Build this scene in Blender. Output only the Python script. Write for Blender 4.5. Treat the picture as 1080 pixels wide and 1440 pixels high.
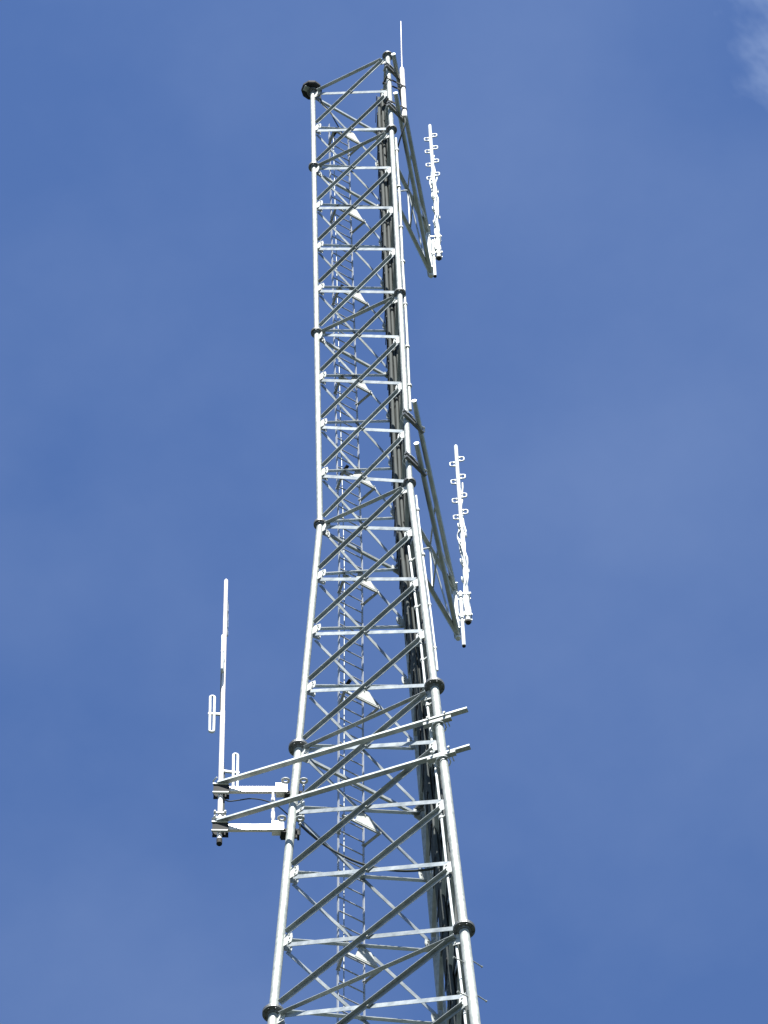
import bpy, math, random
from mathutils import Vector, Matrix
V = Vector
random.seed(7)
scene = bpy.context.scene
for o in list(bpy.data.objects):
    bpy.data.objects.remove(o)

# ------------------------------------------------------------------ camera, sky, sun, exposure
cam_d = bpy.data.cameras.new('camera')
cam = bpy.data.objects.new('camera', cam_d)
scene.collection.objects.link(cam)
scene.camera = cam
cam_d.sensor_fit = 'HORIZONTAL'
cam_d.sensor_width = 36.0
cam_d.lens = 36.0 * 6204.67 / 1080.0
cam_d.clip_start = 0.5
cam_d.clip_end = 20000.0
yaw, pitch, roll = 0.0653094, 1.03235910, -0.0411537
fwd = V((math.sin(yaw) * math.cos(pitch), math.cos(yaw) * math.cos(pitch), math.sin(pitch)))
rt = fwd.cross(V((0, 0, 1))).normalized()
up = rt.cross(fwd)
cr, sr = math.cos(roll), math.sin(roll)
rt2 = cr * rt + sr * up
up2 = -sr * rt + cr * up
M = Matrix((rt2, up2, -fwd)).transposed().to_4x4()
M.translation = V((-2.14254, -34.50744, 1.64672))
cam.matrix_world = M

SUN_EL = math.radians(55.0)
SUN_AZ = math.radians(181.0)          # clockwise from +Y
sun_dir = V((math.sin(SUN_AZ) * math.cos(SUN_EL), math.cos(SUN_AZ) * math.cos(SUN_EL), math.sin(SUN_EL)))
sun_d = bpy.data.lights.new('sun', 'SUN')
sun_d.energy = 5.0
sun_d.angle = math.radians(0.53)
sun_d.color = (1.0, 0.965, 0.90)
sun = bpy.data.objects.new('sun', sun_d)
scene.collection.objects.link(sun)
sun.rotation_euler = sun_dir.to_track_quat('Z', 'Y').to_euler()
sun.location = (0, -40, 120)

world = bpy.data.worlds.new('World')
scene.world = world
world.use_nodes = True
wt = world.node_tree
wt.nodes.clear()


def N(t, kind, **kw):
    n = t.nodes.new(kind)
    for k, v in kw.items():
        if k == 'inp':
            for a, b in v.items():
                n.inputs[a].default_value = b
        else:
            setattr(n, k, v)
    return n


sky = N(wt, 'ShaderNodeTexSky', sky_type='NISHITA', sun_disc=False, sun_elevation=SUN_EL,
        sun_rotation=SUN_AZ, altitude=0.0, air_density=1.0, dust_density=0.0, ozone_density=5.0)
bg = N(wt, 'ShaderNodeBackground', inp={'Strength': 0.05})
wo = N(wt, 'ShaderNodeOutputWorld')
# thin broken cloud scattered over the whole sky, laid out by direction
tc = N(wt, 'ShaderNodeTexCoord')
mp = N(wt, 'ShaderNodeMapping', inp={'Location': (3.1, 1.7, 0.6), 'Rotation': (0.0, 0.0, 0.480), 'Scale': (1.0, 1.0, 1.4)})
big = N(wt, 'ShaderNodeTexNoise', inp={'Scale': 5.5, 'Detail': 7.0, 'Roughness': 0.56, 'Distortion': 0.35})
rmp = N(wt, 'ShaderNodeMapRange', inp={'From Min': 0.60, 'From Max': 0.74, 'To Min': 0.0, 'To Max': 0.6})
rmp.interpolation_type = 'SMOOTHSTEP'
veil = N(wt, 'ShaderNodeTexNoise', inp={'Scale': 9.0, 'Detail': 6.0, 'Roughness': 0.55})
vr = N(wt, 'ShaderNodeMapRange', inp={'From Min': 0.35, 'From Max': 0.75, 'To Min': 0.0, 'To Max': 0.06})
mx = N(wt, 'ShaderNodeMath', operation='MAXIMUM')
mixc = N(wt, 'ShaderNodeMix', data_type='RGBA')
mixc.inputs[7].default_value = (6.2, 7.3, 9.0, 1)
L_ = wt.links.new
L_(tc.outputs['Generated'], mp.inputs['Vector'])
L_(mp.outputs['Vector'], big.inputs['Vector'])
L_(mp.outputs['Vector'], veil.inputs['Vector'])
L_(big.outputs['Fac'], rmp.inputs['Value'])
L_(veil.outputs['Fac'], vr.inputs['Value'])
L_(rmp.outputs['Result'], mx.inputs[0])
L_(vr.outputs['Result'], mx.inputs[1])
L_(mx.outputs[0], mixc.inputs[0])
hs = N(wt, 'ShaderNodeHueSaturation', inp={'Hue': 0.508, 'Saturation': 1.07, 'Value': 1.09})
L_(sky.outputs['Color'], hs.inputs['Color'])
L_(hs.outputs['Color'], mixc.inputs[6])
L_(mixc.outputs[2], bg.inputs['Color'])
L_(bg.outputs[0], wo.inputs['Surface'])

vs = scene.view_settings
vs.view_transform = 'Standard'
vs.look = 'None'
vs.gamma = 1.0
vs.use_curve_mapping = False
vs.exposure = 1.78
scene.render.engine = 'CYCLES'

# ------------------------------------------------------------------ materials


def material(name, c0, c1, rough=0.5, metal=0.0, scale=6.0, bump=0.05, bscale=60.0, stain=None, spec=0.5, vary=0.0):
    m = bpy.data.materials.new(name)
    m.use_nodes = True
    t = m.node_tree
    t.nodes.clear()
    out = N(t, 'ShaderNodeOutputMaterial')
    b = N(t, 'ShaderNodeBsdfPrincipled', inp={'Roughness': rough, 'Metallic': metal})
    co = N(t, 'ShaderNodeTexCoord')
    geo = N(t, 'ShaderNodeNewGeometry')
    n1 = N(t, 'ShaderNodeTexNoise', inp={'Scale': scale, 'Detail': 6.0, 'Roughness': 0.62})
    mr = N(t, 'ShaderNodeMapRange', inp={'From Min': 0.3, 'From Max': 0.7})
    mix = N(t, 'ShaderNodeMix', data_type='RGBA')
    mix.inputs[6].default_value = (*c0, 1)
    mix.inputs[7].default_value = (*c1, 1)
    lk = t.links.new
    lk(geo.outputs['Position'], n1.inputs['Vector'])
    lk(n1.outputs['Fac'], mr.inputs['Value'])
    lk(mr.outputs['Result'], mix.inputs[0])
    col = mix.outputs[2]
    if stain:
        n2 = N(t, 'ShaderNodeTexNoise', inp={'Scale': 2.3, 'Detail': 8.0, 'Roughness': 0.7})
        mp2 = N(t, 'ShaderNodeMapping', inp={'Scale': (6.0, 6.0, 0.7)})
        m2 = N(t, 'ShaderNodeMapRange', inp={'From Min': 0.58, 'From Max': 0.78, 'To Max': 0.55})
        mixb = N(t, 'ShaderNodeMix', data_type='RGBA')
        mixb.inputs[7].default_value = (*stain, 1)
        lk(geo.outputs['Position'], mp2.inputs['Vector'])
        lk(mp2.outputs['Vector'], n2.inputs['Vector'])
        lk(n2.outputs['Fac'], m2.inputs['Value'])
        lk(m2.outputs['Result'], mixb.inputs[0])
        lk(col, mixb.inputs[6])
        col = mixb.outputs[2]
    if vary:
        oi = N(t, 'ShaderNodeObjectInfo')
        vr_ = N(t, 'ShaderNodeMapRange', inp={'To Min': 1.0 - vary, 'To Max': 1.0 + vary})
        hv = N(t, 'ShaderNodeHueSaturation')
        lk(oi.outputs['Random'], vr_.inputs['Value'])
        lk(vr_.outputs['Result'], hv.inputs['Value'])
        lk(col, hv.inputs['Color'])
        col = hv.outputs['Color']
    b.inputs['Specular IOR Level'].default_value = spec
    lk(col, b.inputs['Base Color'])
    n3 = N(t, 'ShaderNodeTexNoise', inp={'Scale': bscale, 'Detail': 3.0})
    bp = N(t, 'ShaderNodeBump', inp={'Strength': bump, 'Distance': 0.004})
    rr = N(t, 'ShaderNodeMapRange', inp={'To Min': rough - 0.08, 'To Max': rough + 0.1})
    lk(geo.outputs['Position'], n3.inputs['Vector'])
    lk(n3.outputs['Fac'], bp.inputs['Height'])
    lk(n1.outputs['Fac'], rr.inputs['Value'])
    lk(rr.outputs['Result'], b.inputs['Roughness'])
    lk(bp.outputs['Normal'], b.inputs['Normal'])
    lk(b.outputs[0], out.inputs['Surface'])
    return m


GALV = material('galvanised_steel', (0.165, 0.185, 0.175), (0.31, 0.33, 0.31), 0.54, 0.2, 11.0, 0.12, 45.0, (0.16, 0.165, 0.15), vary=0.06)
BRACE = material('galvanised_angle', (0.21, 0.24, 0.245), (0.34, 0.37, 0.375), 0.44, 0.6, 7.0, 0.1, 50.0, (0.20, 0.21, 0.19), vary=0.14)
FLANGE = material('shade_darkened_steel', (0.07, 0.078, 0.08), (0.15, 0.158, 0.16), 0.5, 0.5, 9.0, 0.12, 45.0, vary=0.15)  # darker galvanised steel, shade of the undersides put into the colour
PLATE = material('galvanised_plate', (0.25, 0.27, 0.265), (0.38, 0.40, 0.385), 0.6, 0.0, 14.0, 0.1, 50.0)
ALU = material('bright_aluminium', (0.34, 0.37, 0.375), (0.48, 0.51, 0.515), 0.5, 0.0, 14.0, 0.05, 70.0)
WHITE = material('white_pipe_paint', (0.50, 0.475, 0.45), (0.66, 0.63, 0.60), 0.32, 0.0, 5.0, 0.04, 40.0)
DARK = material('dark_hardware', (0.008, 0.009, 0.010), (0.018, 0.020, 0.021), 0.8, 0.0, 12.0, 0.1, 60.0, spec=0.2)
COAX = material('black_coax_jacket', (0.030, 0.036, 0.036), (0.052, 0.061, 0.060), 0.8, 0.0, 3.0, 0.15, 30.0, spec=0.15)
LADM = material('ladder_steel', (0.20, 0.22, 0.24), (0.30, 0.32, 0.35), 0.5, 0.1, 10.0, 0.1, 50.0)
CONC = material('concrete', (0.30, 0.29, 0.27), (0.42, 0.41, 0.38), 0.9, 0.0, 4.0, 0.4, 30.0, (0.18, 0.17, 0.15))
GRASS = material('mown_grass', (0.022, 0.030, 0.022), (0.038, 0.048, 0.034), 0.95, 0.0, 0.35, 0.6, 8.0, (0.045, 0.045, 0.038))
GRAVEL = material('grey_gravel', (0.035, 0.037, 0.040), (0.07, 0.072, 0.076), 0.95, 0.0, 14.0, 0.8, 30.0)

# ------------------------------------------------------------------ mesh helpers
col = scene.collection


def link(name, me, mat=None, parent=None, world=None):
    o = bpy.data.objects.new(name, me)
    col.objects.link(o)
    if me is not None and mat is not None and len(me.materials) == 0:
        me.materials.append(mat)
    if parent is not None:
        o.parent = parent
    if world is not None:
        pm = parent.matrix_basis.inverted() if parent is not None and parent.parent is None else Matrix.Identity(4)
        o.matrix_basis = pm @ world
    return o


def tag(o, label=None, cat=None, group=None, kind=None):
    if label: o['label'] = label
    if cat: o['category'] = cat
    if group: o['group'] = group
    if kind: o['kind'] = kind
    return o


def thing(name, loc, label, cat, group=None):
    o = bpy.data.objects.new(name, None)
    col.objects.link(o)
    o.empty_display_size = 0.3
    o.location = loc
    o.matrix_basis = Matrix.Translation(V(loc))
    return tag(o, label, cat, group)


class MB:
    """collects shapes given in world coordinates; build() makes one mesh relative to its thing's origin"""

    def __init__(self):
        self.v, self.f, self.s = [], [], []

    def add(self, vs, fs, smooth=False):
        n = len(self.v)
        self.v += [V(a) for a in vs]
        self.f += [tuple(i + n for i in f) for f in fs]
        self.s += [smooth] * len(fs) if isinstance(smooth, bool) else smooth
        return self

    def tube(self, p0, p1, r, r1=None, n=12, cap=True):
        p0, p1 = V(p0), V(p1)
        r1 = r if r1 is None else r1
        d = (p1 - p0).normalized()
        a = d.orthogonal().normalized()
        if abs(d.z) > 0.9: a = (V((1, 0, 0)) - d * d.x).normalized()
        b = d.cross(a)
        vs, fs = [], []
        for p, q in ((p0, r), (p1, r1)):
            for i in range(n):
                t = 2 * math.pi * i / n
                vs.append(p + (a * math.cos(t) + b * math.sin(t)) * q)
        for i in range(n):
            j = (i + 1) % n
            fs.append((i, j, n + j, n + i))
        sm = [True] * n
        if cap:
            vs += vs[:2 * n]
            fs.append(tuple(range(3 * n - 1, 2 * n - 1, -1)))
            fs.append(tuple(range(3 * n, 4 * n)))
            sm += [False, False]
        return self.add(vs, fs, sm)

    def path(self, pts, r, n=8, closed=False, smooth=1):
        pts = [V(p) for p in pts]
        if smooth > 1 and len(pts) > 2:      # Catmull-Rom through the given points
            q = [pts[0] * 2 - pts[1]] + pts + [pts[-1] * 2 - pts[-2]]
            out = []
            for i in range(1, len(q) - 2):
                for j in range(smooth):
                    t = j / smooth
                    a_, b__, c_, d_ = q[i - 1], q[i], q[i + 1], q[i + 2]
                    out.append(0.5 * ((2 * b__) + (c_ - a_) * t + (2 * a_ - 5 * b__ + 4 * c_ - d_) * t * t + (3 * b__ - a_ - 3 * c_ + d_) * t ** 3))
            pts = out + [pts[-1]]
        m = len(pts)
        vs, fs = [], []
        a = None
        for i, p in enumerate(pts):
            if closed:
                d = (pts[(i + 1) % m] - pts[i - 1]).normalized()
            else:
                d = (pts[min(i + 1, m - 1)] - pts[max(i - 1, 0)]).normalized()
            a = d.orthogonal().normalized() if a is None else (a - d * a.dot(d)).normalized()
            b = d.cross(a)
            for k in range(n):
                t = 2 * math.pi * k / n
                vs.append(p + (a * math.cos(t) + b * math.sin(t)) * r)
        sm = []
        for i in range(m if closed else m - 1):
            i2 = (i + 1) % m
            for k in range(n):
                j = (k + 1) % n
                fs.append((i * n + k, i * n + j, i2 * n + j, i2 * n + k))
                sm.append(True)
        if not closed:
            q = len(vs)
            vs += vs[:n] + vs[(m - 1) * n:m * n]
            fs.append(tuple(range(q + n - 1, q - 1, -1)))
            fs.append(tuple(q + n + k for k in range(n)))
            sm += [False, False]
        return self.add(vs, fs, sm)

    def prism(self, poly, nrm, t):
        """poly: world points in order, thickened by t each side along nrm"""
        nrm = V(nrm).normalized()
        n = len(poly)
        vs = [V(p) + nrm * t for p in poly] + [V(p) - nrm * t for p in poly]
        fs = [tuple(range(n)), tuple(range(2 * n - 1, n - 1, -1))]
        for i in range(n):
            j = (i + 1) % n
            fs.append((i, i + n, j + n, j))
        return self.add(vs, fs)

    def bar(self, p0, p1, ax, w, h, ay=None):
        """rectangular bar, full width w along ax, full depth h along the other cross axis"""
        p0, p1 = V(p0), V(p1)
        d = (p1 - p0).normalized()
        x = (V(ax) - d * V(ax).dot(d)).normalized()
        y = d.cross(x)
        vs = []
        for p in (p0, p1):
            for s, t in ((-1, -1), (1, -1), (1, 1), (-1, 1)):
                vs.append(p + x * s * w / 2 + y * t * h / 2)
        fs = [(3, 2, 1, 0), (4, 5, 6, 7)] + [(i, (i + 1) % 4, 4 + (i + 1) % 4, 4 + i) for i in range(4)]
        return self.add(vs, fs)

    def angle(self, p0, p1, nin, edge, w, t=0.007, h=None):
        """angle iron: one leg centred on p0-p1 lying in the plane across nin; the other leg sticks out
        along nin from the edge that faces 'edge'"""
        p0, p1 = V(p0), V(p1)
        d = (p1 - p0).normalized()
        nn = (V(nin) - d * V(nin).dot(d)).normalized()
        e = (V(edge) - d * V(edge).dot(d))
        e = (e - nn * e.dot(nn)).normalized()
        h = w if h is None else h
        prof = [(-w / 2, 0), (w / 2, 0), (w / 2, h), (w / 2 - t, h), (w / 2 - t, t), (-w / 2, t)]
        vs = [p + e * a + nn * b for p in (p0, p1) for a, b in prof]
        n = 6
        fs = [(0, 1, 4, 5), (1, 2, 3, 4), (6 + 5, 6 + 4, 6 + 1, 6), (6 + 4, 6 + 3, 6 + 2, 6 + 1)]
        for i in range(n):
            j = (i + 1) % n
            fs.append((i, j, n + j, n + i))
        return self.add(vs, fs)

    def lathe(self, c, prof, n=20, axis='Z'):
        c = V(c)
        vs, fs = [], []
        m = len(prof)
        for r, z in prof:
            for i in range(n):
                t = 2 * math.pi * i / n
                vs.append(c + V((r * math.cos(t), r * math.sin(t), z)))
        for k in range(m - 1):
            for i in range(n):
                j = (i + 1) % n
                fs.append((k * n + i, k * n + j, (k + 1) * n + j, (k + 1) * n + i))
        fs.append(tuple(range(n - 1, -1, -1)))
        fs.append(tuple((m - 1) * n + i for i in range(n)))
        return self.add(vs, fs, False)

    def build(self, name, mat, parent=None, origin=None):
        o0 = V(origin) if origin is not None else (parent_origin(parent))
        me = bpy.data.meshes.new(name)
        me.from_pydata([v - o0 for v in self.v], [], self.f)
        me.polygons.foreach_set('use_smooth', self.s)
        me.materials.append(mat)
        me.update()
        o = bpy.data.objects.new(name, me)
        col.objects.link(o)
        if parent is not None:
            o.parent = parent
        if origin is not None:
            o.location = V(origin) - parent_origin(parent)
        return o


def parent_origin(p):
    q = V((0, 0, 0))
    while p is not None:
        q = q + p.location
        p = p.parent
    return q


def copy_at(o, parent, loc, rot=None):
    c = o.copy()
    col.objects.link(c)
    c.parent = parent
    c.location = V(loc) - parent_origin(parent)
    if rot is not None: c.rotation_euler = rot
    for ch in o.children:
        d = ch.copy()
        col.objects.link(d)
        d.parent = c
    return c


# ------------------------------------------------------------------ ground
TOP = 74.4
BAY = 1.525


def Z(k):
    return TOP - BAY * k


g = MB()
n = 48
for i in range(n + 1):
    for j in range(n + 1):
        a = (i / n * 2 - 1)
        b_ = (j / n * 2 - 1)
        x = math.copysign(abs(a) ** 2.6, a) * 9000
        y = math.copysign(abs(b_) ** 2.6, b_) * 9000
        d = math.hypot(x, y)
        z = 0.0 if d < 60 else (math.sin(x * 0.004) * math.cos(y * 0.0035)) * min(6.0, (d - 60) * 0.02)
        g.v.append(V((x, y, z)))
for i in range(n):
    for j in range(n):
        g.f.append((i * (n + 1) + j, (i + 1) * (n + 1) + j, (i + 1) * (n + 1) + j + 1, i * (n + 1) + j + 1))
        g.s.append(True)
tag(g.build('ground', GRASS), kind='structure')
gp = MB()
gp.prism([(-7, -7, 0.02), (7, -7, 0.02), (7, 7, 0.02), (-7, 7, 0.02)], (0, 0, 1), 0.03)
tag(gp.build('gravel_yard', GRAVEL), kind='structure')

# ------------------------------------------------------------------ tower
ANG = {'L': 180, 'R': 300, 'B': 60}
OFF = {'L': 0.0, 'R': 0.038, 'B': -0.038}


def width(k):
    return 1.503 + max(0.0, k - 10) * BAY * 0.09995


def leg(l, k):
    r = width(k) / math.sqrt(3)
    a = math.radians(ANG[l])
    return V((r * math.cos(a) + OFF[l], r * math.sin(a), Z(k)))


tower = thing('lattice_tower', (0, 0, 0), 'tall three-legged galvanised steel lattice tower with X-braced faces and dark flanged joints', 'tower')


def leg_r(k):
    return 0.044 if k < 6 else 0.046 if k < 10 else 0.052 if k < 14 else 0.061 if k < 18 else 0.066 if k < 26 else 0.075


KN = [0, 2, 6, 10, 14, 18, 22, 26, 30, 34, 38, 42, 46, 48]
for l in 'LRB':
    for a, b_ in zip(KN[:-1], KN[1:]):
        r = leg_r(a)
        fh = 0.05
        MB().tube(leg(l, a) - V((0, 0, 0.045)), leg(l, b_) + V((0, 0, 0.045)), r, n=20).build('leg', GALV, tower)
    for k in KN:
        c = leg(l, k)
        R = (0.098 if k < 14 else 0.143)
        if k == 0: R = 0.10
        m = MB()
        if k > 0:   # upper plate with its collar
            m.lathe(c, [(leg_r(k - 1) + 0.012, 0.060), (leg_r(k - 1) + 0.022, 0.028), (R - 0.003, 0.027), (R, 0.024), (R, 0.003), (R - 0.002, 0.001)][::-1], 28)
        m.lathe(c, [(R - 0.002, -0.001), (R, -0.003), (R, -0.024), (R - 0.003, -0.027), (leg_r(k) + 0.024, -0.028), (leg_r(k) + 0.012, -0.060)][::-1], 28)
        nb = 6 if k < 14 else 8
        for i in range(nb):
            t = 2 * math.pi * (i + 0.3) / nb
            q = c + V((math.cos(t), math.sin(t), 0)) * (R - 0.024)
            m.tube(q - V((0, 0, 0.052)), q + V((0, 0, 0.048 if k else 0.012)), 0.012, n=6)
        m.build('flange', FLANGE, tower)

# panels: node lists
NODES = [i * 1.0 for i in range(0, 23)] + [22 + 2 * i for i in range(1, 14)]
FACES = [('L', 'R'), ('R', 'B'), ('B', 'L')]


def seg_r(k):
    return leg_r(k)


for A, B in FACES:
    for i in range(len(NODES) - 1):
        k0, k1 = NODES[i], NODES[i + 1]          # k1 is the lower node
        a_up, b_up, a_lo, b_lo = leg(A, k0), leg(B, k0), leg(A, k1), leg(B, k1)
        h = (b_up - a_up).normalized()
        nrm = h.cross(V((0, 0, 1)))                # outward?
        mid = (a_up + b_up) / 2
        if nrm.dot(V((mid.x, mid.y, 0))) < 0: nrm = -nrm
        w = 0.058 if k0 < 10 else 0.062 if k0 < 14 else 0.068
        far = (A, B) == ('B', 'L')
        ins = 0.115 if k0 < 10 else 0.13
        # A low -> B high, bolted outside
        d = (b_up - a_lo).normalized()
        p0 = a_lo + d * ins + V((0, 0, 0.05)) + nrm * 0.007
        p1 = b_up - d * ins - V((0, 0, 0.05)) + nrm * 0.007
        MB().angle(p0, p1, nrm, (0, 0, 1), w * (1.15 if far else 1), h=w * (0.55 if far else 0.85)).build('diagonal_brace', BRACE, tower)
        # B low -> A high, bolted inside
        d = (a_up - b_lo).normalized()
        p0 = b_lo + d * ins + V((0, 0, 0.05)) - nrm * 0.007
        p1 = a_up - d * ins - V((0, 0, 0.05)) - nrm * 0.007
        MB().angle(p0, p1, -nrm, (0, 0, -1 if far else 1), w * (1 if far else 1.1), h=w * 0.85).build('diagonal_brace', BRACE, tower)
        # bolt at the crossing
        xc = (a_lo + b_up) / 2 * 0.5 + (b_lo + a_up) / 2 * 0.5
        if k0 < 22:
            MB().tube(xc - nrm * 0.03, xc + nrm * 0.03, 0.014, n=6).build('crossing_bolt', GALV, tower)
    # horizontal struts at the flanged levels
    for k in KN[:-1]:
        a, b_ = leg(A, k), leg(B, k)
        h = (b_ - a).normalized()
        nrm = h.cross(V((0, 0, 1)))
        mid = (a + b_) / 2
        if nrm.dot(V((mid.x, mid.y, 0))) < 0: nrm = -nrm
        z = V((0, 0, -0.10 if k else -0.09))
        s = -1 if (A, B) == ('B', 'L') else 1
        MB().angle(a + h * 0.115 + z + nrm * 0.016, b_ - h * 0.115 + z + nrm * 0.016, nrm, (0, 0, -1), 0.058 if s < 0 else 0.062, h=0.04 if s < 0 else 0.062).build('horizontal_strut', BRACE, tower)
    # gusset plates welded to the legs
    for k in NODES[:-1]:
        for P, Q, in ((A, B), (B, A)):
            c, q = leg(P, k), leg(Q, k)
            h = (q - c).normalized()
            ax = (leg(P, k + 1) - leg(P, k)).normalized()
            nrm = h.cross(ax).normalized()
            r = leg_r(k) * 0.8
            e = 0.15 if k < 10 else 0.175
            zz = 0.11 if k < 14 else 0.13
            lowb = -0.0
            pts = [c + h * r + ax * -zz, c + h * (e) - ax * (zz * 0.75), c + h * (e + 0.012) + ax * 0.0, c + h * e + ax * (zz * 0.75), c + h * r + ax * zz]
            if k in KN:      # below the flange only
                pts = [p + ax * 0.15 for p in pts]
            if k > 22 and k % 2: continue
            m = MB().prism(pts, nrm, 0.0045)
            for u_, v_ in ((0.78, -0.55), (0.78, 0.55), (0.85, 0.0)):
                bc = c + h * (e * u_) + ax * (zz * v_) + (ax * 0.15 if k in KN else V((0, 0, 0)))
                m.tube(bc - nrm * 0.018, bc + nrm * 0.018, 0.011, n=6)
            m.build('gusset_plate', PLATE, tower)

# step bolts low on the near leg
for i in range(9):
    k = 18.42 + i * 0.50
    c = leg('R', k)
    d = V((0.80, 0.6, 0.0))
    m = MB().tube(c + d * 0.05, c + d * 0.235, 0.0085, n=8).tube(c + d * 0.225, c + d * 0.24, 0.015, n=8).tube(c + d * 0.05, c + d * 0.075, 0.018, n=6)
    m.build('step_bolt', GALV, tower)
    c2 = leg('R', k + 0.1)
    d = V((-0.86, -0.5, 0.0))
    m = MB().tube(c2 + d * 0.05, c2 + d * 0.22, 0.0085, n=8).tube(c2 + d * 0.21, c2 + d * 0.225, 0.015, n=8)
    m.build('step_bolt', GALV, tower)
# concrete piers
for l in 'LRB':
    c = leg(l, 48)
    MB().lathe((c.x, c.y, 0), [(0.62, -0.8), (0.62, c.z - 0.12), (0.58, c.z - 0.065)], 28).build('concrete_pier', CONC, tower)

# ------------------------------------------------------------------ ladder outside the far-left face
nLB = V((-0.5, 0.8660254, 0))
hLB = V((0.8660254, 0.5, 0))


def lad(k, s=0.0, out=0.0):
    m = (leg('L', k) + leg('B', k)) / 2
    o = 0.30 if k < 10 else 0.30 - 0.003 * (k - 10)
    return m + nLB * (o + out) + hLB * s


ladder = thing('climbing_ladder', lad(48), 'narrow steel climbing ladder standing off the far face inside the left side of the tower', 'ladder')
HW = 0.205
KL = [0.15, 10.0, 47.4]
for s in (-HW, HW):
    for a, b_ in ((0.15, 5), (5, 10), (10, 14), (14, 18), (18, 22), (22, 47.4)):
        m = MB()
        m.bar(lad(a, s), lad(b_, s), nLB, 0.042, 0.009)
        m.build('rail', LADM, ladder)
zr = []
k = 0.25
kk = []
while k < 47.2:
    kk.append(k)
    k += 0.305 / BAY
rung0 = None
for k in kk:
    if k > 21.5: break
    p = lad(k)
    if rung0 is None:
        rung0 = MB().tube(p - hLB * HW, p + hLB * HW, 0.0105, n=8).build('rung', LADM, ladder, origin=p)
    else:
        copy_at(rung0, ladder, p)
lower = MB()
for k in kk:
    if k > 21.5:
        p = lad(k)
        lower.tube(p - hLB * HW, p + hLB * HW, 0.0105, n=8)
tag(lower.build('lower_rungs', LADM, ladder), kind='stuff')
MB().path([lad(0.05, -0.02, 0.15), lad(10, -0.02, 0.15), lad(47.4, -0.02, 0.15)], 0.0075, n=8).build('safety_cable', GALV, ladder)
for i in range(9):
    k = 0.5 + 2 * i
    dz = V((0, 0, -0.30))
    m0 = (leg('L', k) + leg('B', k)) / 2 + dz
    bk = MB()
    c = m0 - nLB * 0.01
    bk.angle(c - hLB * 0.31, c + hLB * 0.31, nLB, (0, 0, 1), 0.05)
    # triangular plate up to the brace crossing
    bk.prism([c - hLB * 0.04 + V((0, 0, 0.30)), c + hLB * 0.13 + V((0, 0, 0.26)), c + hLB * 0.25 + V((0, 0, 0.0)), c - hLB * 0.12], nLB, 0.005)
    for u_, z_ in ((0.04, 0.22), (0.27, 0.005), (-0.25, 0.005)):
        q = c + hLB * u_ + V((0, 0, z_))
        bk.tube(q - nLB * 0.022, q + nLB * 0.012, 0.010, n=6)
    bk.build('bracket_plate', PLATE, ladder)
    for s in (-1, 1):
        st = MB()
        a = c + hLB * 0.29 * s + V((0, 0, -0.01))
        b_ = lad(k, HW * s) + dz + V((0, 0, -0.01))
        st.bar(a, b_ + nLB * 0.02, (0, 0, 1), 0.012, 0.042)
        st.tube(b_ - hLB * 0.03, b_ + hLB * 0.03, 0.018, n=6)
        st.build('bracket_strut', LADM, ladder)
    if i % 2 == 0:
        q = lad(k - 0.35, -0.02, 0.075)
        MB().bar(q - nLB * 0.10, q + nLB * 0.10, (0, 0, 1), 0.03, 0.05).build('cable_guide', DARK, ladder)

# ------------------------------------------------------------------ coax run on the near-edge-on right face
def rb(f, k, xo):
    a, b_ = leg('B', k), leg('R', k)
    p = a.lerp(b_, f)
    return p + V((xo + 0.011 * max(0.0, min(k, 24) - 10), 0, 0))


run = thing('cable_run', (0, 0, 0.0), 'dense bundle of black coaxial cables climbing inside the right face behind the near leg', 'cables')
KC = [0.12, 10, 22, 47.8]


def run_path(s, xo, k0=0.35, k1=47.8, f0=0.47, jig=0.005):
    ks = []
    k = k0
    while k < k1:
        ks.append(k)
        k += 0.5 if k < 22 else 3
    ks.append(k1)
    pts = []
    ph = random.random() * 6
    for k in ks:
        c = rb(f0, k, xo)
        c = c + V((jig * math.sin(k * 1.9 + ph), s + jig * math.sin(k * 1.3 + ph * 2), 0))
        pts.append(c)
    return pts


tops = [0.35, 0.35, 0.5, 0.5, 1.4, 1.4, 1.5, 0.6, 8.8, 8.8]
ci = 0
for row, xo in enumerate((-0.118, -0.052, 0.010, 0.068)):
    for j in range(8):
        s = (j - 3.5) * 0.058 + (row % 2) * 0.03
        k0 = tops[ci % len(tops)] + 0.05 * ci % 0.3
        r = (0.029, 0.026, 0.031, 0.028, 0.025)[(j + row) % 5]
        MB().path(run_path(s, xo, (0.08 if j < 3 else 0.35) if row else max(0.35, k0)), r, n=8).build('coaxial_cable', COAX, run)
        ci += 1
# two ladder channels that carry the cables, with cross bars
for s in (-0.27, 0.28):
    pts = [rb(0.47, k, 0.02) + V((0, s, 0)) for k in (0.2, 10, 22, 47.8)]
    for a, b_ in zip(pts[:-1], pts[1:]):
        MB().bar(a, b_, (0, 1, 0), 0.012, 0.04).build('tray_rail', COAX, run)
hg = None
for i in range(43):
    k = 0.35 + i * 0.5
    c = rb(0.47, k, -0.155)
    if hg is None:
        hg = MB().bar(c + V((0, -0.25, 0)), c + V((0, 0.28, 0)), (0, 0, 1), 0.04, 0.012).build('tray_crossbar', DARK, run, origin=c)
    else:
        copy_at(hg, run, c)
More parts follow.
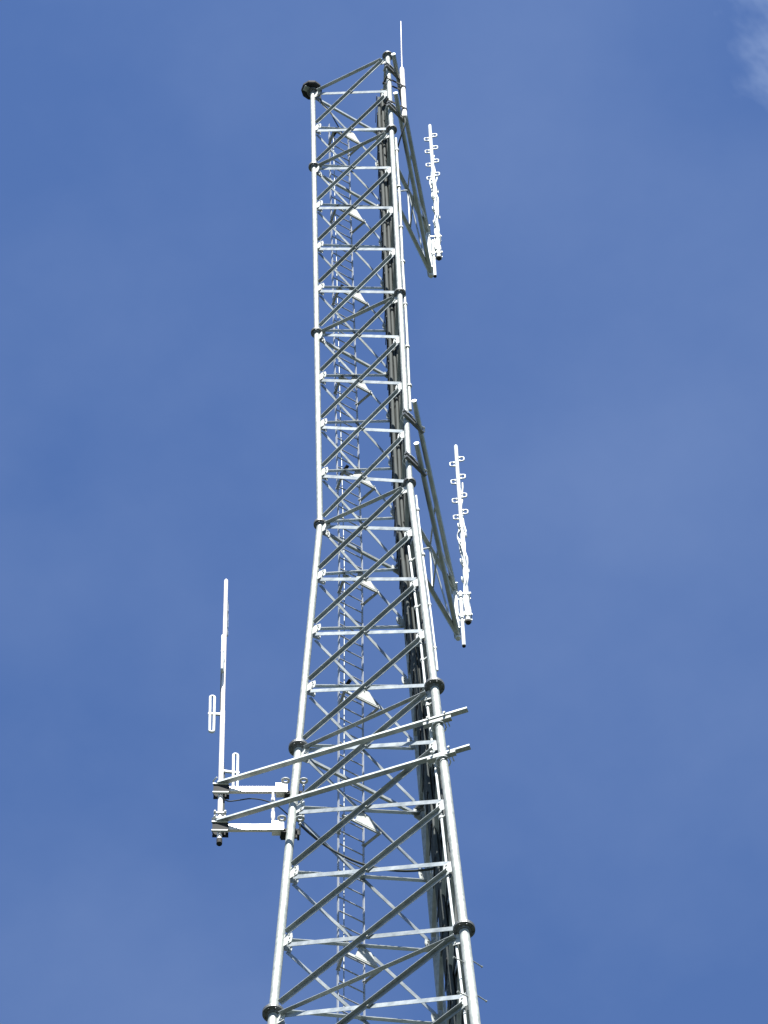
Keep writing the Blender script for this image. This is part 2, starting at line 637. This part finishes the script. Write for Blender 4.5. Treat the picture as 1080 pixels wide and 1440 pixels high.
# lighter conduit and slim feeders clipped beside the near leg
def side_line(name, l, dx, dy, k0, k1, r, mat, label, cat, clip=True, group=None):
    t = thing(name, leg(l, k1) + V((dx, dy, 0)), label, cat, group)
    ks = []
    k = k0
    while k < k1: ks.append(k); k += 0.6
    ks.append(k1)
    pts = [leg(l, k) + V((dx + 0.006 * math.sin(k * 2.1), dy + 0.006 * math.cos(k * 1.7), 0)) for k in ks]
    MB().path(pts, r, n=10).build('conduit', mat, t)
    if clip:
        c0 = None
        k = k0 + 0.3
        i = 0
        while k < min(k1, 22):
            q = leg(l, k) + V((dx, dy, 0))
            if c0 is None:
                c0 = MB().lathe(q, [(r + 0.012, -0.03), (r + 0.016, -0.02), (r + 0.016, 0.02), (r + 0.012, 0.03)], 10).bar(q, q - V((dx, dy, 0)) * 0.6, (0, 0, 1), 0.03, 0.012).build('clip', PLATE, t, origin=q)
            else:
                copy_at(c0, t, q)
            k += 0.92 + 0.1 * math.sin(i * 2.3)
            i += 1
    return t


side_line('conduit_line', 'R', 0.078, 0.03, 2.2, 8.5, 0.024, GALV, 'thin pale conduit clipped along the right side of the near leg in the upper tower', 'conduit')
side_line('conduit_line', 'R', 0.085, 0.10, 10.15, 13.6, 0.015, ALU, 'thin pale conduit clipped behind the near leg between the two flanges above the long bars', 'conduit')
side_line('conduit_line', 'R', -0.11, 0.10, 11.2, 22.0, 0.018, ALU, 'slim pale feeder line just left of the near leg in the tapered part', 'conduit')
side_line('conduit_line', 'B', 0.13, -0.20, 10.4, 22.0, 0.016, ALU, 'slim pale feeder line running down beside the far leg in the tapered lower part', 'conduit')

# ------------------------------------------------------------------ obstruction light on the left leg top
c = leg('L', 0)
bx_ = thing('obstruction_light', c + V((-0.02, 0.0, 0.0)), 'round dark aviation light unit seated on top of the left leg', 'beacon')
MB().lathe(c + V((-0.02, 0, 0)), [(0.13, 0.02), (0.175, 0.035), (0.19, 0.06), (0.19, 0.115), (0.17, 0.13)], 10).build('housing', DARK, bx_)
MB().lathe(c + V((-0.02, 0, 0)), [(0.12, 0.131), (0.135, 0.15), (0.13, 0.21), (0.09, 0.25), (0.03, 0.265)], 18).build('lens', DARK, bx_)
MB().bar(c + V((-0.16, -0.08, 0.012)), c + V((0.14, 0.06, 0.012)), (0, 0, 1), 0.012, 0.10).build('mounting_bracket', GALV, bx_)
MB().path([c + V((0.1, 0.02, 0.03)), c + V((0.14, 0.02, -0.1)), c + V((0.16, 0.07, -0.3)), c + V((0.30, 0.16, -0.42)), c + V((0.42, 0.22, -0.8)), c + V((0.55, 0.32, -1.1))], 0.012, smooth=5).build('supply_cable', COAX, bx_)

# ------------------------------------------------------------------ whip antenna beside the top of the near leg
R0 = leg('R', 1)
wx, wy = R0.x + 0.255, R0.y + 0.12
zb, zm, zt = 72.10, 74.17, 76.17
whip = thing('whip_antenna', (wx, wy, zb), 'slender white whip antenna on a thicker white tube beside the top of the near leg', 'antenna')
MB().lathe((wx, wy, 0), [(0.034, zb), (0.044, zb + 0.02), (0.044, zm - 0.09), (0.028, zm - 0.02), (0.012, zm)], 16).build('radome_tube', WHITE, whip)
MB().tube((wx, wy, zm - 0.02), (wx + 0.03, wy, zt), 0.010, 0.007, n=10).build('whip', WHITE, whip)
for zc in (73.30, 72.39):
    l0 = V((R0.x, R0.y, zc))
    m = MB()
    d = (V((wx, wy, zc)) - l0).normalized()
    sd = V((-d.y, d.x, 0))
    for s in (-1, 1):
        m.bar(l0 - d * 0.10 + sd * 0.055 * s, V((wx, wy, zc)) + d * 0.02 + sd * 0.045 * s, (0, 0, 1), 0.045, 0.012)
        m.tube(l0 - d * 0.08 - sd * 0.09 * s, l0 - d * 0.08 + sd * 0.09 * s, 0.012, n=6)
    m.lathe((wx, wy, zc), [(0.045, -0.025), (0.052, -0.02), (0.052, 0.02), (0.045, 0.025)], 14)
    m.build('standoff_clamp', DARK, whip)
MB().path([V((wx, wy, zb)), V((wx, wy, zb - 0.25)), V((wx - 0.08, wy + 0.15, zb - 0.5)), V((wx - 0.2, wy + 0.45, zb - 0.7)), rb(0.4, 1.6, -0.05)], 0.014, smooth=5).build('feed_cable', COAX, whip)


# ------------------------------------------------------------------ V-shaped side arms carrying the two dipole arrays
def side_arm(kt, kb, Vp, label, ext=0.45):
    t = thing('side_arm_mount', (Vp[0], Vp[1], Z(kb)), label, 'antenna mount', 'side arm frames on the right of the tower')
    vt, vb = V((Vp[0], Vp[1], Z(kt))), V((Vp[0], Vp[1], Z(kb)))
    ra = 0.040
    arms = {}
    for k, ve in ((kt, vt), (kb, vb)):
        R_, B_ = leg('R', k), leg('B', k)
        pr = R_ + V((0.205 if kt > 5 else 0.17, 0.10, 0))
        d = (ve - pr).normalized()
        start = pr - d * ext
        MB().tube(start, ve - d * 0.03, ra, n=14).build('arm', BRACE, t)
        arms['R', k] = (start, ve)
        # crossbar clamped to the near leg
        e = V((0.68, 0.73, 0))
        cb = R_ + V((0.06, -0.02, 0))
        m = MB()
        for zo in (-0.055, 0.055):
            m.bar(cb - e * 0.16 + V((0, 0, zo)), cb + e * 0.30 + V((0, 0, zo)), (0, 0, 1), 0.05, 0.05)
        m.build('leg_clamp', FLANGE, t)
        ub = MB()
        ub.path([cb + e * 0.24 + V((0.0, -0.05, 0)), cb + e * 0.26 + V((0.05, -0.03, 0.0)), cb + e * 0.27 + V((0.05, 0.04, 0)), cb + e * 0.24 + V((0.0, 0.05, 0))], 0.009)
        ub.build('u_bolt', ALU, t)
        ub = MB()
        ub.path([R_ + V((-0.02, 0.11, 0.05)), R_ + V((-0.09, 0.02, 0.06)), R_ + V((-0.06, -0.08, 0.06)), R_ + V((0.03, -0.1, 0.05)), R_ + V((0.10, -0.03, 0.05))], 0.009)
        ub.build('u_bolt', ALU, t)
        pb = B_ + V((0.10, 0.02, 0))
        d2 = (ve - pb).normalized()
        MB().tube(pb - d2 * 0.10, ve - d2 * 0.03, ra, n=14).build('arm', BRACE, t)
        arms['B', k] = (pb, ve)
        MB().bar(B_ + V((-0.07, -0.06, -0.06)), B_ + V((0.16, 0.08, -0.06)), (0, 0, 1), 0.045, 0.045).bar(B_ + V((-0.07, -0.06, 0.06)), B_ + V((0.16, 0.08, 0.06)), (0, 0, 1), 0.045, 0.045).build('leg_clamp', BRACE, t)
    # end post of the frame
    MB().tube(vb - V((0, 0, 0.10)), vt + V((0, 0, 0.12)), 0.040, n=16).build('end_post', ALU, t)
    for ve in (vt, vb):
        MB().prism([ve + V((-0.09, -0.14, 0)), ve + V((0.03, -0.16, 0)), ve + V((0.05, 0.06, 0)), ve + V((-0.05, 0.06, 0))], (0, 0, 1), 0.006).build('end_plate', BRACE, t)

    def on(side, k, u):
        a, b_ = arms[side, k]
        return a.lerp(b_, u)
    # lattice between the arms
    for side, us in (('B', (0.50,)),):
        for u in us:
            MB().tube(on(side, kt, u), on(side, kb, u), 0.016, n=10).build('strut', GALV, t)
    MB().tube(on('B', kb, 0.05), on('B', kt, 0.50), 0.016, n=10).build('strut', GALV, t)
    MB().tube(on('B', kt, 0.50), on('B', kb, 0.88), 0.016, n=10).build('strut', BRACE, t)
    MB().tube(on('R', kb, 0.52), on('R', kt, 0.92), 0.015, n=10).build('strut', BRACE, t)
    for k in (kt, kb):
        MB().tube(on('B', k, 0.50), on('R', k, 0.52), 0.014, n=10).build('strut', BRACE, t)
    return t


def copy_tree(o):
    c = o.copy()
    col.objects.link(c)
    for ch in o.children:
        d = ch.copy()
        col.objects.link(d)
        d.parent = c
        for e in ch.children:
            f = e.copy()
            col.objects.link(f)
            f.parent = d
    return c


def small_dipole():
    """folded dipole loop on a short boom, boom along +x from the mast axis at the origin"""
    m = MB()
    L, x1, r = 0.062, 0.118, 0.0125
    m.path([(0.03, 0, -L), (x1 - 0.02, 0, -L), (x1, 0, -L + 0.015), (x1, 0, 0), (x1, 0, L - 0.015), (x1 - 0.02, 0, L), (0.03, 0, L)], r, n=6)
    m.tube((0.05, 0, -L - 0.012), (0.05, 0, -L + 0.03), 0.014, n=6).tube((0.05, 0, L - 0.03), (0.05, 0, L + 0.012), 0.014, n=6)
    return m


dip_mesh = None


def dipole_array(P, zb, zt, levels, low, label):
    """P: xy of the array mast; levels: heights with a left and a right loop; low: heights with fore and aft loops"""
    t = thing('dipole_array', (P[0], P[1], zb), label, 'antenna', 'pale dipole arrays on the right of the tower')
    MB().tube((P[0], P[1], zb), (P[0], P[1], zb + 1.0), 0.042, n=14).tube((P[0], P[1], zb + 1.0), (P[0], P[1], zt), 0.033, n=14).lathe((P[0], P[1], zt), [(0.033, 0), (0.026, 0.02), (0.01, 0.03)], 12).build('mast', ALU, t)
    MB().tube((P[0], P[1], zb - 0.05), (P[0], P[1], zb - 0.001), 0.044, n=14).build('end_cap', DARK, t)
    global dip_mesh
    for z, angs in levels:
        for a in angs:
            o = V((P[0], P[1], z))
            if dip_mesh is None:
                dip_mesh = small_dipole().build('folded_dipole', ALU, t, origin=None).data
                d = [c for c in t.children if c.name.startswith('folded_dipole')][-1]
                # mesh was shifted by the thing's origin; undo so that it is centred on its boom
                for v in dip_mesh.vertices: v.co += t.location
            else:
                d = bpy.data.objects.new('folded_dipole', dip_mesh)
                col.objects.link(d)
                d.parent = t
            d.location = o - t.location
            d.rotation_euler = (0, 0, math.radians(a))
    # phasing harness taped along the mast in uneven loops
    for q in range(3):
        pts = []
        z = zb + 0.25
        ph = q * 2.1
        while z < (zt - 1.2 if q < 2 else zb + (zt - zb) * 0.45):
            rr = 0.048 + 0.018 * math.sin(z * 5.3 + ph) + 0.010 * math.sin(z * 13 + ph)
            aa = ph + 0.9 * math.sin(z * 2.4 + ph)
            pts.append((P[0] + rr * math.cos(aa), P[1] + rr * math.sin(aa), z))
            z += 0.12
        MB().path(pts, 0.017, n=6).build('phasing_cable', ALU, t)
    return t


def small_array(P, Vp, kt, kb, Pp, zp0, zp1, ztop, zbot, lab_mount, lab_arr):
    t = side_arm(kt, kb, Vp, lab_mount)
    pp = MB().tube((Pp[0], Pp[1], zp0), (Pp[0], Pp[1], zp1), 0.031, n=14).build('antenna_pipe', ALU, t)
    MB().tube((Pp[0], Pp[1], zp0 - 0.02), (Pp[0], Pp[1], zp0 - 0.001), 0.029, n=14).build('end_cap', DARK, pp)
    for z in (zbot + 0.12, zbot + 0.75):
        m = MB()
        m.bar((Pp[0] - 0.10, Pp[1] - 0.05, z), (P[0] + 0.07, P[1] - 0.05, z), (0, 0, 1), 0.04, 0.012)
        m.bar((Pp[0] - 0.10, Pp[1] + 0.05, z), (P[0] + 0.07, P[1] + 0.05, z), (0, 0, 1), 0.04, 0.012)
        for x in (Pp[0] - 0.06, Pp[0] + 0.05, P[0] + 0.055):
            m.tube((x, Pp[1] - 0.09, z), (x, Pp[1] + 0.09, z), 0.008, n=6)
        m.build('pipe_clamp', GALV, t)
    return t


V1, V2 = (1.30, 2.49), (1.345, 2.36)
S1 = small_array((V1[0] + 0.165, V1[1] + 0.0), V1, 0.4253, 1.4865, (V1[0] + 0.075, V1[1] + 0.02), 72.09, 73.51, 0, 72.78,
                 'grey V-shaped pipe frame reaching right from the very top of the tower', '')
S2 = small_array((V2[0] + 0.175, V2[1] + 0.0), V2, 8.728, 9.591, (V2[0] + 0.085, V2[1] + 0.02), 59.51, 61.08, 0, 60.20,
                 'grey V-shaped pipe frame reaching right from the middle of the tower', '')
S1_, S2_ = S1, S2

ARR = []


def build_array(P, zb, zt, ys, label):
    zs = ys
    lv = []
    for i, z in enumerate(zs[:4]):
        lv.append((z + 0.03, (-6,)))
        lv.append((z - 0.13, (177,)))
    for i, z in enumerate(zs[4:]):
        lv.append((z, (50 + 25 * (i % 2), 238)))
    return dipole_array(P, zb, zt, lv, [], label)


P1 = (V1[0] + 0.165, V1[1])
P2 = (V2[0] + 0.175, V2[1])
build_array(P1, 72.78, 78.24, [77.78, 77.25, 76.68, 76.12, 75.6, 75.05, 74.55, 74.0],
            'pale dipole array on a vertical mast held right of the tower top')
build_array(P2, 60.20, 65.68, [65.22, 64.64, 64.03, 63.50, 62.95, 62.4, 61.85, 61.3],
            'pale dipole array on a vertical mast held right of the tower middle')

# ------------------------------------------------------------------ left antenna: mast with four large folded dipoles
MX, MY = -2.305, 0.03
ma = thing('folded_dipole_antenna', (MX, MY, 50.76), 'tall white mast antenna with long folded dipoles held out left of the tower', 'antenna')
TI = 0.028


def mp_(z, dx=0.0, dy=0.0):
    return V((MX + dx + TI * (z - 50.8) / 6.8, MY + dy, z))


MB().tube(mp_(50.84), mp_(54.0), 0.036, n=16).tube(mp_(54.0), mp_(57.52), 0.030, n=16).lathe(mp_(57.52), [(0.030, 0), (0.024, 0.02), (0.008, 0.03)], 12).build('mast', WHITE, ma)
MB().tube(mp_(50.74), mp_(50.839), 0.040, n=16).build('end_cap', DARK, ma)
for z, a, off in ((52.50, 8, 0.20), (53.92, 182, 0.15), (55.28, 262, 0.15), (56.72, 82, 0.15)):
    m = MB()
    c = mp_(z)
    d = V((math.cos(math.radians(a)), math.sin(math.radians(a)), 0))
    # plane of the loop roughly faces along the picture's left-right direction
    x0, x1, L, r = off - 0.028, off + 0.028, 0.43, 0.021
    if a in (8, 182):
        e = d
        c0 = c + d * (off)
    else:
        e = d
        c0 = c + d * off
    pts = []
    for s, seq in ((-1, (-L, -L * 0.5, 0, L * 0.5, L)),):
        for q in seq: pts.append(c0 + e * (-0.030) + V((0, 0, q)))
    for i in range(1, 5):
        t = math.pi - math.pi * i / 5
        pts.append(c0 + e * 0.030 * math.cos(t) + V((0, 0, L + 0.03 * math.sin(t))))
    for q in (L, L * 0.5, 0, -L * 0.5, -L): pts.append(c0 + e * 0.030 + V((0, 0, q)))
    for i in range(1, 5):
        t = -math.pi * i / 5
        pts.append(c0 + e * 0.030 * math.cos(t) + V((0, 0, -L + 0.03 * math.sin(t))))
    m.path(pts, r, n=8, closed=True)
    m.bar(c + d * 0.02, c0 + e * 0.055, (0, 0, 1), 0.035, 0.03)
    m.build('folded_dipole', ALU, ma)
# feed line taped to the mast
MB().path([mp_(50.95, 0.05, -0.02), mp_(51.3, 0.05, 0.01), mp_(52.4, 0.044, 0.03), mp_(53.8, -0.03, 0.035), mp_(55.2, -0.035, 0.03), mp_(55.6, -0.04, -0.01), mp_(56.7, 0.034, 0.02)], 0.012).build('phasing_cable', COAX, ma)

lm = thing('standoff_mount', (-1.3, 0, 51.07), 'pair of thick white horizontal pipes joining the left antenna mast to the left leg', 'antenna mount')
ZA, ZB = 52.00, 51.085
for k_, z in enumerate((ZA, ZB)):
    Lp = leg('L', (TOP - z) / BAY)
    a, b_ = mp_(z) + V((0.09, -0.02, 0)), V((Lp.x - 0.24, 0.0, z))
    MB().bar(a, b_, (0, 0, 1), 0.115 if k_ == 0 else 0.125, 0.045).build('arm', WHITE, lm)
    MB().bar(b_ + V((-0.02, 0, 0)), b_ + V((0.14, 0, 0)), (0, 0, 1), 0.20, 0.11).build('hinge_block', WHITE, lm)
    # clamp on the tower leg: two plates squeezed by long bolts
    m = MB()
    m.prism([Lp + V((-0.15, 0.07, -0.13)), Lp + V((0.11, 0.07, -0.13)), Lp + V((0.11, 0.07, 0.08)), Lp + V((-0.15, 0.07, 0.08))], (0, 1, 0), 0.012)
    m.bar(Lp + V((-0.10, 0.08, -0.16)), Lp + V((-0.10, -0.03, -0.12)), (0, 0, 1), 0.03, 0.08)
    m.bar(Lp + V((0.10, 0.08, -0.12)), Lp + V((0.10, -0.02, -0.12)), (0, 0, 1), 0.10, 0.03)
    m.build('clamp_plate', DARK, lm)  # near-black colour stands in for the shadow behind the leg
    for x in (-0.125, 0.125):
        for zz in (0.06,):
            MB().tube(Lp + V((x, -0.06, zz)), Lp + V((x, 0.15, zz)), 0.0095, n=6).tube(Lp + V((x, -0.05, zz)), Lp + V((x, -0.03, zz)), 0.02, n=6).build('clamp_bolt', PLATE, lm)
    for x in (-0.125, 0.125):   # thick washers / loop nuts above the plates
        pts = [Lp + V((x + 0.048 * math.cos(t * math.pi / 5), -0.06 - 0.038 * math.sin(t * math.pi / 5), 0.15)) for t in range(10)]
        MB().path(pts, 0.019, n=6, closed=True).build('loop_nut', PLATE, lm)
    # box clamp gripping the mast
    c = mp_(z)
    m = MB()
    for s in (-1, 1):
        m.bar(c + V((-0.10, 0.055 * s, -0.02)), c + V((0.12, 0.055 * s, -0.02)), (0, 0, 1), 0.17, 0.014)
    m.bar(c + V((0.085, -0.055, -0.02)), c + V((0.085, 0.055, -0.02)), (0, 0, 1), 0.13, 0.014)
    m.build('mast_clamp', DARK, lm)
    for zz in (-0.13, 0.075):
        MB().bar(c + V((-0.11, -0.068, zz)), c + V((0.11, -0.068, zz)), (0, 0, 1), 0.022, 0.03).build('clamp_strap', PLATE, lm)
# slim tie pipe between the two arms, close to the tower
xt = leg('L', 15).x - 0.27
MB().tube((xt, 0, ZB + 0.03), (xt, 0, ZA - 0.03), 0.019, n=12).lathe((xt, 0, 51.4), [(0.02, -0.12), (0.029, -0.08), (0.029, 0.04), (0.02, 0.08)], 12).lathe((xt, 0, 51.72), [(0.02, -0.1), (0.029, -0.06), (0.029, 0.06), (0.02, 0.1)], 12).build('tie_pipe', WHITE, lm)
# extra coupling on the mast between arms
m = MB()
for zz in (51.30, 51.42):
    m.bar(mp_(zz, -0.085, -0.045), mp_(zz, 0.085, -0.045), (0, 0, 1), 0.03, 0.02)
    for x in (-0.07, 0.07): m.tube(mp_(zz, x, -0.08), mp_(zz, x, 0.05), 0.014, n=6)
m.build('coupling', PLATE, lm)

# long stabiliser bars from the mast to the near leg
for z, lab in ((52.10, 'upper of the two long steel bars between left mast and near leg'),
               (51.185, 'lower of the two long steel bars between left mast and near leg')):
    p0 = V((MX - 0.05, -0.06, z))
    p1 = V((1.052, -1.345, z))
    bt = thing('stabiliser_bar', p0, lab, 'brace bar', 'long bars steadying the left mast')
    d = (p1 - p0).normalized()
    nn = V((d.y, -d.x, 0))
    if nn.y > 0: nn = -nn
    MB().angle(p0, p1, -nn, (0, 0, -1), 0.036, 0.008, h=0.072).build('bar', BRACE, bt)
    Rl = leg('R', (TOP - z) / BAY)
    e = d
    q = Rl + nn * 0.085
    m = MB()
    for zz in (-0.085,):
        m.bar(q - e * 0.20 + V((0, 0, zz)), q + e * 0.20 + V((0, 0, zz)), (0, 0, 1), 0.055, 0.012)
        m.bar(q - e * 0.20 + V((0, 0, zz - 0.03)) - nn * 0.03, q + e * 0.20 + V((0, 0, zz - 0.03)) - nn * 0.03, (0, 0, 1), 0.008, 0.06)
    m.build('clamp_channel', GALV, bt)
    for s in (-0.12, 0.12):
        MB().tube(q + e * s + nn * 0.05 + V((0, 0, -0.02)), q + e * s - nn * 0.20 + V((0, 0, -0.02)), 0.009, n=6).tube(q + e * s + nn * 0.035 + V((0, 0, -0.02)), q + e * s + nn * 0.055 + V((0, 0, -0.02)), 0.02, n=6).build('clamp_bolt', PLATE, bt)
    pts = [Rl + V((0.10 * math.cos(t), 0.10 * math.sin(t), -0.14)) for t in [math.pi * 2 * i / 12 for i in range(12)]]
    MB().path(pts, 0.010, n=6, closed=True).build('u_bolt', ALU, bt)
    MB().path([p0 + V((0.0, -0.04, 0.05)), p0 + V((-0.05, 0.02, 0.05)), p0 + V((-0.03, 0.10, 0.05)), p0 + V((0.06, 0.13, 0.05)), p0 + V((0.11, 0.06, 0.05))], 0.011).build('u_bolt', ALU, bt)

# ------------------------------------------------------------------ loose feeder cables
jc = thing('jumper_cable', (MX, MY, 51.9), 'short black cable sagging between the left mast and the left leg', 'cable')
MB().path([mp_(51.78, 0.04, -0.02), mp_(51.76, 0.12, 0), mp_(51.79, 0.26, 0), mp_(51.83, 0.42, 0), mp_(51.82, 0.6, 0.02), mp_(51.74, 0.78, 0.05), mp_(51.6, 0.95, 0.12), leg('L', 15.1) + V((0.10, 0.10, 0))], 0.009, smooth=5).build('cable', COAX, jc)
fc = thing('feeder_cable', leg('L', 15.1), 'long black cable drooping across the inside of the tower below the long bars', 'cable')
a = leg('L', 15.12) + V((0.10, 0.10, 0))
e_ = rb(0.45, 15.75, -0.05)
pts = []
for i in range(17):
    t = i / 16
    p = a.lerp(e_, t)
    p.z -= 4 * 0.42 * t * (1 - t) * (1 + 0.35 * (1 - t))
    pts.append(p)
MB().path(pts, 0.017, n=8).build('cable', COAX, fc)
